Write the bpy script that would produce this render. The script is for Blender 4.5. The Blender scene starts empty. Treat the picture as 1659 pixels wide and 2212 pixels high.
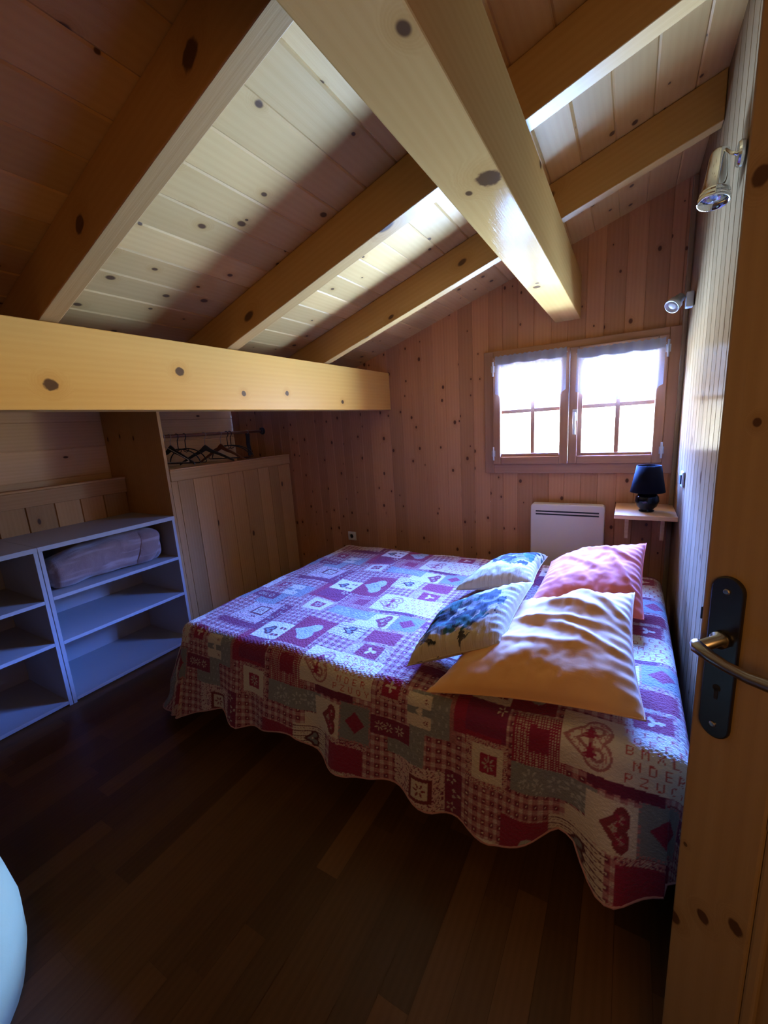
import bpy, math, random
import numpy as np
from mathutils import Vector, Matrix
random.seed(7); rng = np.random.default_rng(7)
SC = bpy.context.scene; COL = SC.collection
R = math.radians

# ------------------------------------------------------------------ helpers
class MB:
    """collects faces with uv (metres, u along the grain) and a tone per face, builds ONE mesh object"""
    def __init__(s): s.v=[]; s.f=[]; s.uv=[]; s.tone=[]; s.mi=[]
    def face(s, pts, uvs=None, tone=None, mi=0):
        b=len(s.v); s.v+= [tuple(p) for p in pts]; s.f.append(tuple(range(b,b+len(pts))))
        s.uv.append(uvs or [(p[0],p[1]) for p in pts]); s.tone.append(.5 if tone is None else tone); s.mi.append(mi)
    def box(s, a, b, grain=0, M=None, tone=None, seed=None, mi=0):
        """axis aligned box a..b (shared verts), grain axis index for the uv"""
        a=Vector(a); b=Vector(b); o=len(s.v)
        P=[Vector((x,y,z)) for z in (a.z,b.z) for y in (a.y,b.y) for x in (a.x,b.x)]
        s.v+=[tuple(M@p if M else p) for p in P]
        t=random.random() if tone is None else tone
        off=random.random()*9 if seed is None else seed
        for k,idx in enumerate(((0,2,3,1),(4,5,7,6),(0,1,5,4),(2,6,7,3),(0,4,6,2),(1,3,7,5))):
            ax=(2,2,1,1,0,0)[k]; rest=[i for i in range(3) if i!=ax]
            g=grain if grain in rest else rest[0]; h=[i for i in rest if i!=g][0]
            s.f.append(tuple(o+i for i in idx))
            s.uv.append([(P[i][g]+off, P[i][h]+off*1.7+k*.37) for i in idx]); s.tone.append(t); s.mi.append(mi)
        return s
    def tube(s, path, r, n=8, cap=True, mi=0, closed=False):
        P=[Vector(p) for p in path]; rr=r if hasattr(r,'__len__') else [r]*len(P)
        o=len(s.v); prev=None
        for i,p in enumerate(P):
            if closed: d=(P[(i+1)%len(P)]-P[i-1])
            else: d=(P[min(i+1,len(P)-1)]-P[max(i-1,0)])
            d.normalize()
            if prev is None:
                up=Vector((0,0,1)) if abs(d.z)<.9 else Vector((1,0,0)); x=d.cross(up).normalized()
            else: x=(prev-d*prev.dot(d)).normalized()
            prev=x; y=d.cross(x)
            for k in range(n):
                a=2*math.pi*k/n; s.v.append(tuple(p+rr[i]*(math.cos(a)*x+math.sin(a)*y)))
        m=len(P)
        for i in range(m if closed else m-1):
            j=(i+1)%m
            for k in range(n):
                s.f.append((o+i*n+k,o+i*n+(k+1)%n,o+j*n+(k+1)%n,o+j*n+k)); s.uv.append([(i*.05,k*.02)]*4); s.tone.append(.5); s.mi.append(mi)
        if cap and not closed:
            s.f.append(tuple(o+k for k in range(n))[::-1]); s.uv.append([(0,0)]*n); s.tone.append(.5); s.mi.append(mi)
            s.f.append(tuple(o+(m-1)*n+k for k in range(n))); s.uv.append([(0,0)]*n); s.tone.append(.5); s.mi.append(mi)
        return s
    def lathe(s, prof, org=(0,0,0), n=32, M=None, mi=0):
        o=len(s.v); M=M or Matrix.Translation(org)
        for r,z in prof:
            for k in range(n):
                a=2*math.pi*k/n; s.v.append(tuple(M@Vector((r*math.cos(a),r*math.sin(a),z))))
        for i in range(len(prof)-1):
            for k in range(n):
                s.f.append((o+i*n+k,o+i*n+(k+1)%n,o+(i+1)*n+(k+1)%n,o+(i+1)*n+k)); s.uv.append([(0,0)]*4); s.tone.append(.5); s.mi.append(mi)
        for i,rev in ((0,1),(len(prof)-1,0)):
            if prof[i][0]>1e-4:
                f=[o+i*n+k for k in range(n)]
                s.f.append(tuple(f[::-1] if rev else f)); s.uv.append([(0,0)]*n); s.tone.append(.5); s.mi.append(mi)
        return s
    def prism(s, poly, t, M=None, mi=0):
        """2-D polygon (x,z) extruded along +y by t"""
        M=M or Matrix(); o=len(s.v); n=len(poly)
        for y in (0,t):
            for x,z in poly: s.v.append(tuple(M@Vector((x,y,z))))
        F=[tuple(o+i for i in range(n)), tuple(o+n+i for i in range(n))[::-1]]
        F+=[(o+(i+1)%n,o+i,o+n+i,o+n+(i+1)%n) for i in range(n)]
        for f in F:
            s.f.append(f); s.uv.append([(poly[(i-o)%n][0],poly[(i-o)%n][1]) for i in f]); s.tone.append(.5); s.mi.append(mi)
        return s
    def build(s, name, mat, parent=None, smooth=False, bevel=0, seg=2, loc=None, autosmooth=True):
        me=bpy.data.meshes.new(name); me.from_pydata(s.v,[],s.f)
        ul=me.uv_layers.new(name='UVMap'); k=0
        flat=[c for u in s.uv for p in u for c in p]; ul.data.foreach_set('uv',flat)
        at=me.attributes.new('tone','FLOAT','FACE'); at.data.foreach_set('value',s.tone)
        mats=mat if isinstance(mat,(list,tuple)) else [mat]
        for m in mats: me.materials.append(m)
        me.polygons.foreach_set('material_index',s.mi)
        if smooth: me.polygons.foreach_set('use_smooth',[True]*len(me.polygons))
        me.update()
        o=bpy.data.objects.new(name,me); COL.objects.link(o)
        if parent:
            o.parent=parent
            o.matrix_parent_inverse=parent.matrix_world.inverted() if loc is None else Matrix()
        if loc is not None: o.location=loc
        if bevel:
            b=o.modifiers.new('bevel','BEVEL'); b.width=bevel; b.segments=seg; b.limit_method='ANGLE'; b.angle_limit=R(40)
        return o
def tag(o,label=None,cat=None,group=None,kind=None):
    if label: o['label']=label
    if cat: o['category']=cat
    if group: o['group']=group
    if kind: o['kind']=kind
    return o
def empty(name,loc,label,cat,group=None,kind=None):
    o=bpy.data.objects.new(name,None); o.empty_display_size=.1; COL.objects.link(o); o.location=loc
    o.matrix_world=Matrix.Translation(loc)
    return tag(o,label,cat,group,kind)

# ------------------------------------------------------------------ materials
class NT:
    def __init__(s,name):
        s.m=bpy.data.materials.new(name); s.m.use_nodes=True; s.t=s.m.node_tree; s.t.nodes.clear()
        s.out=s.n('ShaderNodeOutputMaterial')
    def n(s,t,**k):
        x=s.t.nodes.new(t)
        for a,b in k.items(): setattr(x,a,b)
        return x
    def set(s,sock,v):
        if hasattr(v,'is_output'): s.t.links.new(v,sock)
        elif v is not None: sock.default_value=v
    def math(s,op,a,b=None,c=None,clamp=False):
        x=s.n('ShaderNodeMath',operation=op,use_clamp=clamp); s.set(x.inputs[0],a); s.set(x.inputs[1],b)
        if c is not None: s.set(x.inputs[2],c)
        return x.outputs[0]
    def vm(s,op,a,b=None):
        x=s.n('ShaderNodeVectorMath',operation=op); s.set(x.inputs[0],a)
        if b is not None: s.set(x.inputs[1],b)
        return x.outputs['Value'] if op in('LENGTH','DISTANCE') else x.outputs[0]
    def mix(s,f,a,b,mode='MIX'):
        x=s.n('ShaderNodeMix',data_type='RGBA',blend_type=mode); s.set(x.inputs[0],f); s.set(x.inputs[6],a); s.set(x.inputs[7],b); return x.outputs[2]
    def mr(s,v,a,b,c=0.,d=1.,smooth=True):
        x=s.n('ShaderNodeMapRange'); x.interpolation_type='SMOOTHSTEP' if smooth else 'LINEAR'; x.clamp=True
        s.set(x.inputs[0],v)
        for i,q in enumerate((a,b,c,d)): s.set(x.inputs[i+1],q)
        return x.outputs[0]
    def noise(s,vec,scale,detail=3,rough=.5,dist=0.,out='Fac'):
        x=s.n('ShaderNodeTexNoise'); s.set(x.inputs['Vector'],vec); x.inputs['Scale'].default_value=scale
        x.inputs['Detail'].default_value=detail; x.inputs['Roughness'].default_value=rough; x.inputs['Distortion'].default_value=dist
        return x.outputs[out]
    def bsdf(s,color,rough=.5,metal=0.,spec=.5,normal=None,coat=0.,coat_r=.2,sheen=0.,**k):
        b=s.n('ShaderNodeBsdfPrincipled'); s.set(b.inputs['Base Color'],color); s.set(b.inputs['Roughness'],rough)
        s.set(b.inputs['Metallic'],metal); s.set(b.inputs['Specular IOR Level'],spec)
        s.set(b.inputs['Coat Weight'],coat); s.set(b.inputs['Coat Roughness'],coat_r); s.set(b.inputs['Sheen Weight'],sheen)
        for a,v in k.items(): s.set(b.inputs[a.replace('_',' ')],v)
        if normal is not None: s.t.links.new(normal,b.inputs['Normal'])
        s.t.links.new(b.outputs[0],s.out.inputs[0]); return b
    def bump(s,h,strength=.3,dist=.002,normal=None):
        x=s.n('ShaderNodeBump'); x.inputs['Strength'].default_value=strength; x.inputs['Distance'].default_value=dist
        s.t.links.new(h,x.inputs['Height'])
        if normal is not None: s.t.links.new(normal,x.inputs['Normal'])
        return x.outputs[0]
def c4(c): return (c[0],c[1],c[2],1.)

def wood(name, light, dark, knot=(.06,.025,.012), rough=.4, tonevar=.35, knots=True, kscale=(3.2,9.), kthr=.72, ksize=.16, coat=.0, spec=.45,
         special=(), grain=1., bumpd=.0012, coat_r=.22, pbump=0., varnish=None):
    t=NT(name)
    uv=t.n('ShaderNodeUVMap',uv_map='UVMap').outputs[0]
    tone=t.n('ShaderNodeAttribute',attribute_name='tone').outputs['Fac']
    sep=t.n('ShaderNodeSeparateXYZ'); t.t.links.new(uv,sep.inputs[0])
    comb=t.n('ShaderNodeCombineXYZ'); t.t.links.new(sep.outputs[0],comb.inputs[0]); t.t.links.new(sep.outputs[1],comb.inputs[1])
    t.t.links.new(t.math('MULTIPLY',tone,13.),comb.inputs[2])
    base=comb.outputs[0]
    kfac=None
    warp=None
    if knots:
        kv=t.vm('MULTIPLY',base,(kscale[0],kscale[1],1.))
        vo=t.n('ShaderNodeTexVoronoi',voronoi_dimensions='2D'); t.t.links.new(t.vm('ADD',kv,t.vm('MULTIPLY',(1,1,1),(0,0,0))),vo.inputs['Vector']); vo.inputs['Scale'].default_value=1.
        # offset the lattice by the plank's tone so that neighbours differ
        off=t.n('ShaderNodeCombineXYZ'); t.t.links.new(t.math('MULTIPLY',tone,31.),off.inputs[0]); t.t.links.new(t.math('MULTIPLY',tone,17.),off.inputs[1])
        t.t.links.new(t.vm('ADD',kv,off.outputs[0]),vo.inputs['Vector'])
        d=vo.outputs['Distance']; sc=t.n('ShaderNodeSeparateColor'); t.t.links.new(vo.outputs['Color'],sc.inputs[0])
        gate=t.math('GREATER_THAN',sc.outputs[0],kthr)
        size=t.math('MULTIPLY_ADD',sc.outputs[1],ksize*.8,ksize*.35)
        rel=t.math('DIVIDE',d,size)
        kcore=t.math('MULTIPLY',t.mr(rel,.55,1.,1.,0.),gate)
        khalo=t.math('MULTIPLY',t.mr(rel,.6,3.,1.,0.),gate)
        kfac=kcore; warp=khalo
    score=None; sring=None
    for (u,v,r) in special:
        q=t.vm('LENGTH',t.vm('MULTIPLY',t.vm('SUBTRACT',uv,(u,v,0)),(1./(r*1.15),1./r,0)))
        q=t.math('ADD',q,t.math('MULTIPLY_ADD',t.noise(uv,60.,3),.5,-.25))
        a=t.mr(q,.7,1.,1.,0.); b=t.mr(q,1.,2.8,1.,0.)
        score=a if score is None else t.math('MAXIMUM',score,a); sring=b if sring is None else t.math('MAXIMUM',sring,b)
    if score is not None:
        kfac=score if kfac is None else t.math('MAXIMUM',kfac,score); warp=sring if warp is None else t.math('MAXIMUM',warp,sring)
    gv=t.vm('MULTIPLY',base,(.9,16.,1.))
    if warp is not None:
        wv=t.n('ShaderNodeCombineXYZ'); t.t.links.new(t.math('MULTIPLY',warp,1.6),wv.inputs[1]); gv=t.vm('ADD',gv,wv.outputs[0])
    big=t.noise(gv,1.,2,.5,.6)
    rings=t.n('ShaderNodeTexWave',wave_type='BANDS',bands_direction='Y'); t.t.links.new(gv,rings.inputs['Vector'])
    rings.inputs['Scale'].default_value=.9; rings.inputs['Distortion'].default_value=5.; rings.inputs['Detail'].default_value=2.; rings.inputs['Detail Scale'].default_value=.6
    fine=t.noise(t.vm('MULTIPLY',base,(6.,260.,1.)),1.,2,.6)
    f=t.math('ADD',t.math('MULTIPLY',big,.62),t.math('MULTIPLY',rings.outputs['Fac'],.20)); f=t.math('ADD',f,t.math('MULTIPLY',fine,.25))
    f=t.math('MULTIPLY_ADD',t.math('SUBTRACT',f,.5),grain,.45)
    if warp is not None: f=t.math('ADD',f,t.math('MULTIPLY',warp,.35))
    col=t.mix(t.math('MULTIPLY',f,1.,clamp=True),c4(light),c4(dark))
    tv=t.math('MULTIPLY_ADD',t.math('SUBTRACT',tone,.5),tonevar*1.4,1.)
    col=t.mix(1.,col,t.n('ShaderNodeCombineColor').outputs[0],'MULTIPLY') if False else t.vm('SCALE',col) if False else col
    sc2=t.n('ShaderNodeVectorMath',operation='SCALE'); t.t.links.new(col,sc2.inputs[0]); t.t.links.new(tv,sc2.inputs['Scale']); col=sc2.outputs[0]
    if kfac is not None: col=t.mix(t.math('MULTIPLY',kfac,.92),col,c4(knot))
    h=t.math('ADD',t.math('MULTIPLY',fine,.5),t.math('MULTIPLY',big,pbump+.5))
    rgh=t.math('MULTIPLY_ADD',fine,.14,rough-.07)
    nb=t.bump(h,.5,bumpd)
    b=t.bsdf(col,rgh,spec=spec,normal=nb,coat=coat,coat_r=coat_r)
    if varnish:
        g=t.n('ShaderNodeBsdfGlossy'); g.inputs['Roughness'].default_value=varnish[1]; t.t.links.new(nb,g.inputs['Normal'])
        mx=t.n('ShaderNodeMixShader'); mx.inputs[0].default_value=varnish[0]; t.t.links.new(b.outputs[0],mx.inputs[1]); t.t.links.new(g.outputs[0],mx.inputs[2]); t.t.links.new(mx.outputs[0],t.out.inputs[0])
    return t.m
def plain(name,col,rough=.5,metal=0.,spec=.5,noise=.06,nscale=40.,bump=0.,sheen=0.,**k):
    t=NT(name); tc=t.n('ShaderNodeTexCoord').outputs['Object']
    nz=t.noise(tc,nscale,3)
    a=[x*(1-noise) for x in col]; b=[min(1,x*(1+noise)) for x in col]
    c=t.mix(nz,c4(a),c4(b))
    t.bsdf(c,rough,metal,spec,t.bump(nz,.4,bump) if bump else None,sheen=sheen,**k); return t.m

SPRUCE=dict(light=(.70,.46,.235),dark=(.50,.285,.12))
M={}
M['ceil']=wood('ceiling_spruce',(.58,.355,.145),(.42,.225,.07),rough=.5,kscale=(5.5,8.),kthr=.48,ksize=.10,tonevar=.16,spec=.12,grain=.6)
M['wall']=wood('window_wall_spruce',(.54,.265,.125),(.40,.175,.075),rough=.45,kscale=(6.5,9.5),kthr=.45,ksize=.105,tonevar=.2,spec=.12,knot=(.07,.022,.012))
M['dwall']=wood('dark_low_bounce_boards',(.14,.062,.026),(.09,.038,.015),rough=.6,knots=False,tonevar=.2,spec=.1)  # unseen near wall, colour darkened to cut light bounced onto the bed
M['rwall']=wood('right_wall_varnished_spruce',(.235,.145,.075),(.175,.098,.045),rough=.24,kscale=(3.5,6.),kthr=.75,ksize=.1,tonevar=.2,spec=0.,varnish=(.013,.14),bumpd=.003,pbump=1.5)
M['beam']=wood('beam_spruce',(.48,.262,.085),(.37,.18,.05),rough=.17,kscale=(2.2,3.),kthr=.85,ksize=.05,tonevar=.1,spec=0.,varnish=(.005,.10),grain=.8,special=[(1.10,-.312,.034),(2.06,-.38,.02)])
M['purlin']=wood('purlin_spruce',(.66,.365,.095),(.53,.255,.055),rough=.36,kscale=(2.,3.),kthr=.9,ksize=.04,tonevar=.05,spec=.12,grain=.7,
    special=[(1.139,1.716,.02),(.676,1.642,.021),(1.462,1.64,.014),(1.76,1.65,.014),(2.267,1.614,.014)])
M['rafter']=wood('rafter_spruce',(.42,.235,.085),(.31,.15,.045),rough=.4,kscale=(2.2,4.),kthr=.68,ksize=.09,tonevar=.1,spec=.12,grain=.8,special=[(-.82,2.434,.026),(-1.344,2.428,.024)])
M['panel']=wood('closet_panel_spruce',(.50,.275,.105),(.37,.18,.06),rough=.45,kscale=(3.,6.),kthr=.85,ksize=.09,tonevar=.25,spec=.12)
M['lining']=wood('eaves_lining_spruce',(.74,.49,.25),(.60,.36,.16),rough=.5,kscale=(3.,6.),kthr=.8,ksize=.09,tonevar=.3,spec=.1)
M['door']=wood('door_spruce',(.36,.25,.13),(.26,.165,.075),rough=.4,kscale=(3.,5.),kthr=.93,ksize=.06,tonevar=.1,spec=.2,special=[(1.424,.785,.006),(1.714,.759,.012),(.62,.789,.011),(.66,.834,.012),(.56,.745,.012),(.725,.751,.004)])
M['frame']=wood('window_frame_wood',(.42,.21,.115),(.32,.145,.07),rough=.4,knots=False,tonevar=.1,spec=.4)
M['shelfwood']=wood('bedside_shelf_pine',(.66,.40,.18),(.48,.25,.09),rough=.35,knots=True,tonevar=.1,spec=.4)
M['floor']=wood('dark_oak_parquet',(.13,.058,.02),(.08,.034,.011),rough=.36,knots=False,tonevar=.5,spec=.2,grain=1.)
M['railwood']=plain('clothes_rail_wood',(.20,.075,.03),.4)
M['white']=plain('white_melamine',(.37,.35,.32),.42,spec=.4,noise=.03,nscale=8)
M['cream']=plain('cream_enamel',(.68,.58,.45),.4,spec=.4,noise=.02,nscale=300,bump=.0004)
M['black']=plain('black_plastic',(.012,.012,.013),.4)
M['slot']=plain('dark_slot',(.01,.01,.01),.7)
M['wire']=plain('white_coated_wire',(.6,.58,.55),.35)
M['metal']=plain('brushed_steel',(.42,.40,.38),.28,metal=1.,noise=.08,nscale=120)
M['chrome']=plain('chrome',(.75,.78,.8),.08,metal=1.,noise=.02)
M['plate']=plain('burnished_handle_plate',(.075,.072,.07),.3,metal=.9,noise=.1,nscale=60)
M['silver']=plain('silver_paint',(.5,.52,.56),.35,metal=.4)
M['navy']=plain('navy_lampshade_fabric',(.004,.003,.004),.9,spec=.08,nscale=300,bump=.0006)
M['navyglaze']=plain('dark_glazed_ceramic',(.004,.004,.006),.14,spec=.25)
M['plastic']=plain('white_plastic',(.6,.55,.48),.4)
M['knobwhite']=plain('window_handle_cream',(.62,.56,.46),.3)
M['mattress']=plain('mattress_ticking',(.5,.47,.42),.9,nscale=80)
M['bedwood']=plain('bed_base_wood',(.12,.06,.03),.5)
M['strap']=plain('dark_strap_fabric',(.02,.02,.022),.9)

def fabric(name,col,col2,scale=500.,rough=.85,wr=.004,sheen=.15):
    t=NT(name); tc=t.n('ShaderNodeTexCoord').outputs['Object']
    a=t.noise(tc,7.,4,.55,.6); w=t.noise(tc,scale,2)
    c=t.mix(a,c4(col),c4(col2))
    nb=t.bump(w,.3,.0006); nb=t.bump(a,.6,wr,nb)
    t.bsdf(c,rough,spec=.2,normal=nb,sheen=sheen); return t.m
M['orange']=fabric('orange_cotton',(.66,.31,.085),(.72,.37,.12),sheen=.4)
M['coral']=fabric('coral_cotton',(.68,.13,.075),(.74,.17,.11))
M['poufcloth']=fabric('cream_cloth',(.38,.29,.085),(.44,.34,.11))
def blanket_mat():
    t=NT('mauve_fleece'); tc=t.n('ShaderNodeTexCoord').outputs['Object']
    a=t.noise(tc,9.,4,.6,1.); b=t.noise(tc,180.,3); st=t.noise(t.vm('MULTIPLY',tc,(26.,1.5,26.)),1.,2)
    c=t.mix(a,c4((.13,.07,.055)),c4((.36,.23,.19))); c=t.mix(t.mr(st,.5,.7,0.,.6),c,c4((.46,.33,.29)))
    t.bsdf(c,.95,spec=.1,normal=t.bump(b,.5,.003),sheen=.4); return t.m
M['blanket']=blanket_mat()
def leaf_mat(name,center,rx,ry,seed):
    t=NT(name); uv=t.n('ShaderNodeUVMap',uv_map='UVMap').outputs[0]
    nz=t.noise(uv,5.,4,.6,.8,'Color'); wu=t.vm('ADD',uv,t.vm('MULTIPLY',t.vm('SUBTRACT',nz,(.5,.5,.5)),(.28,.28,0)))
    q=t.vm('LENGTH',t.vm('MULTIPLY',t.vm('SUBTRACT',wu,(center[0],center[1],0)),(1/rx,1/ry,0)))
    vo=t.n('ShaderNodeTexVoronoi',voronoi_dimensions='2D'); vo.inputs['Scale'].default_value=9.; t.t.links.new(t.vm('ADD',wu,(seed,seed,0)),vo.inputs['Vector'])
    sc=t.n('ShaderNodeSeparateColor'); t.t.links.new(vo.outputs['Color'],sc.inputs[0])
    edge=t.math('ADD',q,t.math('MULTIPLY_ADD',sc.outputs[0],.5,-.25))
    mask=t.mr(edge,.92,1.0,1.,0.)
    ramp=t.n('ShaderNodeValToRGB'); t.t.links.new(sc.outputs[1],ramp.inputs[0]); e=ramp.color_ramp; e.interpolation='CONSTANT'
    e.elements[0].color=(.02,.02,.018,1); e.elements[1].position=.34; e.elements[1].color=(.035,.04,.045,1)
    for p,cc in ((.52,(.03,.085,.055,1)),(.66,(.13,.115,.085,1)),(.82,(.26,.23,.17,1)),(.92,(.05,.04,.03,1))):
        x=e.elements.new(p); x.color=cc
    vein=t.mr(vo.outputs['Distance'],.0,.5,.75,1.25)
    sc2=t.n('ShaderNodeVectorMath',operation='SCALE'); t.t.links.new(ramp.outputs[0],sc2.inputs[0]); t.t.links.new(vein,sc2.inputs['Scale'])
    c=t.mix(mask,t.mix(t.noise(uv,6.,3),c4((.46,.36,.21)),c4((.52,.42,.26))),sc2.outputs[0])
    tc=t.n('ShaderNodeTexCoord').outputs['Object']
    nb=t.bump(t.noise(t.vm('MULTIPLY',uv,(26.,5.,1.)),1.,3,.5,1.),.7,.006)
    t.bsdf(c,.85,spec=.2,normal=nb); return t.m
M['leafA']=leaf_mat('leaf_print_cotton_near',(.40,.47),.44,.38,1.)
M['leafB']=leaf_mat('leaf_print_cotton_far',(.62,.62),.44,.30,5.)
def curtain_mat(name,dcol,tcol,lo,hi):
    t=NT(name); tc=t.n('ShaderNodeTexCoord').outputs['Object']
    d=t.n('ShaderNodeBsdfDiffuse'); d.inputs['Color'].default_value=dcol
    tl=t.n('ShaderNodeBsdfTranslucent'); tl.inputs['Color'].default_value=tcol
    tr=t.n('ShaderNodeBsdfTransparent')
    m1=t.n('ShaderNodeMixShader'); m1.inputs[0].default_value=.35; t.t.links.new(d.outputs[0],m1.inputs[1]); t.t.links.new(tl.outputs[0],m1.inputs[2])
    w=t.noise(tc,900.,1); f=t.mr(w,.3,.7,lo,hi)
    m2=t.n('ShaderNodeMixShader'); t.t.links.new(f,m2.inputs[0]); t.t.links.new(tr.outputs[0],m2.inputs[1]); t.t.links.new(m1.outputs[0],m2.inputs[2])
    t.t.links.new(m2.outputs[0],t.out.inputs[0]); return t.m
M['curtain']=curtain_mat('sheer_white_voile',(.6,.6,.64,1),(.035,.045,.07,1),.45,.7)
M['heading']=curtain_mat('gathered_voile_heading',(.5,.48,.5,1),(.012,.013,.018,1),.97,1.)
def glass_mat():
    t=NT('window_glass'); tr=t.n('ShaderNodeBsdfTransparent'); tr.inputs[0].default_value=(.93,.96,.97,1)
    g=t.n('ShaderNodeBsdfGlossy'); g.inputs['Roughness'].default_value=.02
    fr=t.n('ShaderNodeFresnel'); fr.inputs[0].default_value=1.45
    m=t.n('ShaderNodeMixShader'); t.t.links.new(fr.outputs[0],m.inputs[0]); t.t.links.new(tr.outputs[0],m.inputs[1]); t.t.links.new(g.outputs[0],m.inputs[2])
    t.t.links.new(m.outputs[0],t.out.inputs[0]); return t.m
M['glass']=glass_mat()
def quilt_mat():
    t=NT('patchwork_quilt_cotton')
    col=t.n('ShaderNodeAttribute',attribute_name='quilt').outputs['Color']
    uv=t.n('ShaderNodeUVMap',uv_map='UVMap').outputs[0]
    a=t.noise(t.vm('MULTIPLY',uv,(60.,110.,1.)),1.,3,.6,1.2)
    b=t.noise(uv,600.,2)
    col=t.mix(t.mr(a,.35,.65,.0,.22),col,c4((.9,.9,.9)),'MULTIPLY') if False else col
    nb=t.bump(b,.35,.0008); nb=t.bump(a,.9,.0075,nb)
    t.bsdf(col,.8,spec=.25,normal=nb,sheen=.1); return t.m
M['quilt']=quilt_mat()

# ------------------------------------------------------------------ dimensions (metres, camera above the origin, +y to the window)
D=2.905; XR=.238; XC=-2.691; XS=-2.679
CA,CB=2.5154,.3203
HR=.1516*math.sqrt(1+CB*CB)
cz=lambda x: CA+CB*x
XL=-3.39; YN=-.75; XE=-1.98
lz=lambda x: cz(XE)+(x-XE)/(XL-XE)*(1.73-cz(XE)) if x<XE else cz(x)     # underside of the roof, flatter over the eaves

def plank_strip(mb, width_list, start, place, len_a, len_b, groove=.004, cham=.005, uvscale=1.):
    """tongue and groove strip: place(s,t,n) -> point; s across, t along, n out of the surface"""
    s=start
    for w in width_list:
        t0,t1=len_a(s,s+w),len_b(s,s+w)
        tone=random.random(); off=random.random()*20
        prof=[(s,-groove),(s+cham,0.),(s+w-cham,0.),(s+w,-groove)]
        for (sa,na),(sb,nb) in zip(prof[:-1],prof[1:]):
            fa=lambda q,tt: tt[0]+(tt[1]-tt[0])*(q-s)/w
            pts=[place(sa,fa(sa,t0),na),place(sb,fa(sb,t0),nb),place(sb,fa(sb,t1),nb),place(sa,fa(sa,t1),na)]
            uv=[(fa(sa,t0)+off,sa+off),(fa(sb,t0)+off,sb+off),(fa(sb,t1)+off,sb+off),(fa(sa,t1)+off,sa+off)]
            mb.face(pts,uv,tone)
        s+=w
    return mb
def widths(total,w,jit=.012):
    out=[];s=0
    while s<total-w*1.4:
        q=w+random.uniform(-jit,jit); out.append(q); s+=q
    out.append(total-s); return out
const=lambda c:(lambda a,b:(c,c))

# ------------------------------------------------------------------ the setting
# floor: boards along y
mb=MB(); x=XL-.1
while x<1.6:
    w=.088; y=YN-.1-random.random()*.8
    while y<D+.12:
        L=random.uniform(.5,1.1); y1=min(y+L,D+.15)
        if y1>YN-.1: 
            t=random.random(); off=random.random()*20; g=.0006
            pts=[(x+g,max(y,YN-.1),0),(x+w-g,max(y,YN-.1),0),(x+w-g,y1-g,0),(x+g,y1-g,0)]
            mb.face(pts,[(p[1]+off,p[0]+off) for p in pts],t)
        y+=L
    x+=w
mb.face([(XL-.1,YN-.1,-.004),(1.6,YN-.1,-.004),(1.6,D+.15,-.004),(XL-.1,D+.15,-.004)],None,.0)
tag(mb.build('floor',M['floor']),'dark brown parquet floor boards','floor',kind='structure')

# ceiling: boards along y on a 20 degree slope
mb=MB(); k=1/math.sqrt(1+CB*CB)
ceil_pl=lambda s,t,n:(s+ CB*k*(-n)*-1*0 + n*CB*k, t, cz(s)-n*k)
plank_strip(mb,widths(XR+1.4-XE+.05,.122,.004),XE-.05,ceil_pl,const(YN-.1),const(D+.6))
tag(mb.build('ceiling',M['ceil']),'sloping pale knotty spruce board ceiling','ceiling',kind='structure')

# window wall
WX0,WX1,WZ0,WZ1=-.835,.205,1.105,1.862
mb=MB()
far=lambda s,t,n:(s,D-n,t)
ws=widths(WX0-(XL-.1),.098,.012)
plank_strip(mb,ws,XL-.1,far,const(-.01),lambda a,b:(lz(a)+.05,lz(b)+.05),cham=.003,groove=.003)
wm=widths(WX1-WX0,.098,.008)
plank_strip(mb,wm,WX0,far,const(-.01),const(WZ0),cham=.003,groove=.003)
plank_strip(mb,wm,WX0,far,const(WZ1),lambda a,b:(cz(a)+.03,cz(b)+.03),cham=.003,groove=.003)
plank_strip(mb,[XR+.06-WX1],WX1,far,const(-.01),lambda a,b:(cz(a)+.03,cz(b)+.03),cham=.003,groove=.003)
tag(mb.build('wall_far',M['wall']),'knotty reddish spruce board wall around the window','wall',kind='structure')

# right wall (vertical boards), its end, and the entry alcove
mb=MB(); YR=1.0
rt=lambda s,t,n:(XR-n,s,t)
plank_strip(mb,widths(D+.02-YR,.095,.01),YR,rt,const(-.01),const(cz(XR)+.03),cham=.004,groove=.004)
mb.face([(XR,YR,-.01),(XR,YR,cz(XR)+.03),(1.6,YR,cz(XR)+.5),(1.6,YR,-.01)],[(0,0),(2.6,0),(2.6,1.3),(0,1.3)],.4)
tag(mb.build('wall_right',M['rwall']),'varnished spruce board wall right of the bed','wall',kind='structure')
mb=MB(); mb.box((XR-.022,D-.034,0),(XR,D-.0035,cz(XR)-.02),2)
tag(mb.build('trim_1',M['door'],bevel=.004),'light upright corner batten between window wall and right wall','trim',kind='structure')

# outer left wall, near wall, alcove side (all close the attic)
mb=MB(); lf=lambda s,t,n:(t if False else XL+n,s,t)
plank_strip(mb,[.25,.2,.2,.2,.19,.19,.2,.18,.18],0.,lambda s,t,n:(XL+n,t,s),const(YN-.02),const(D+.03))
tag(mb.build('wall_left',M['lining']),'low horizontal board wall under the eaves','wall',kind='structure')
mb=MB(); plank_strip(mb,widths(1.6-XL,.12,.01),XL,lambda s,t,n:(s,YN+n,t),const(-.01),lambda a,b:(lz(a)+.05,lz(b)+.05))
plank_strip(mb,widths(YR-YN,.12,.01),YN,lambda s,t,n:(1.58-n,s,t),const(-.01),const(3.1))
tag(mb.build('wall_near',M['dwall']),'board wall behind the viewpoint','wall',kind='structure')

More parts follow.
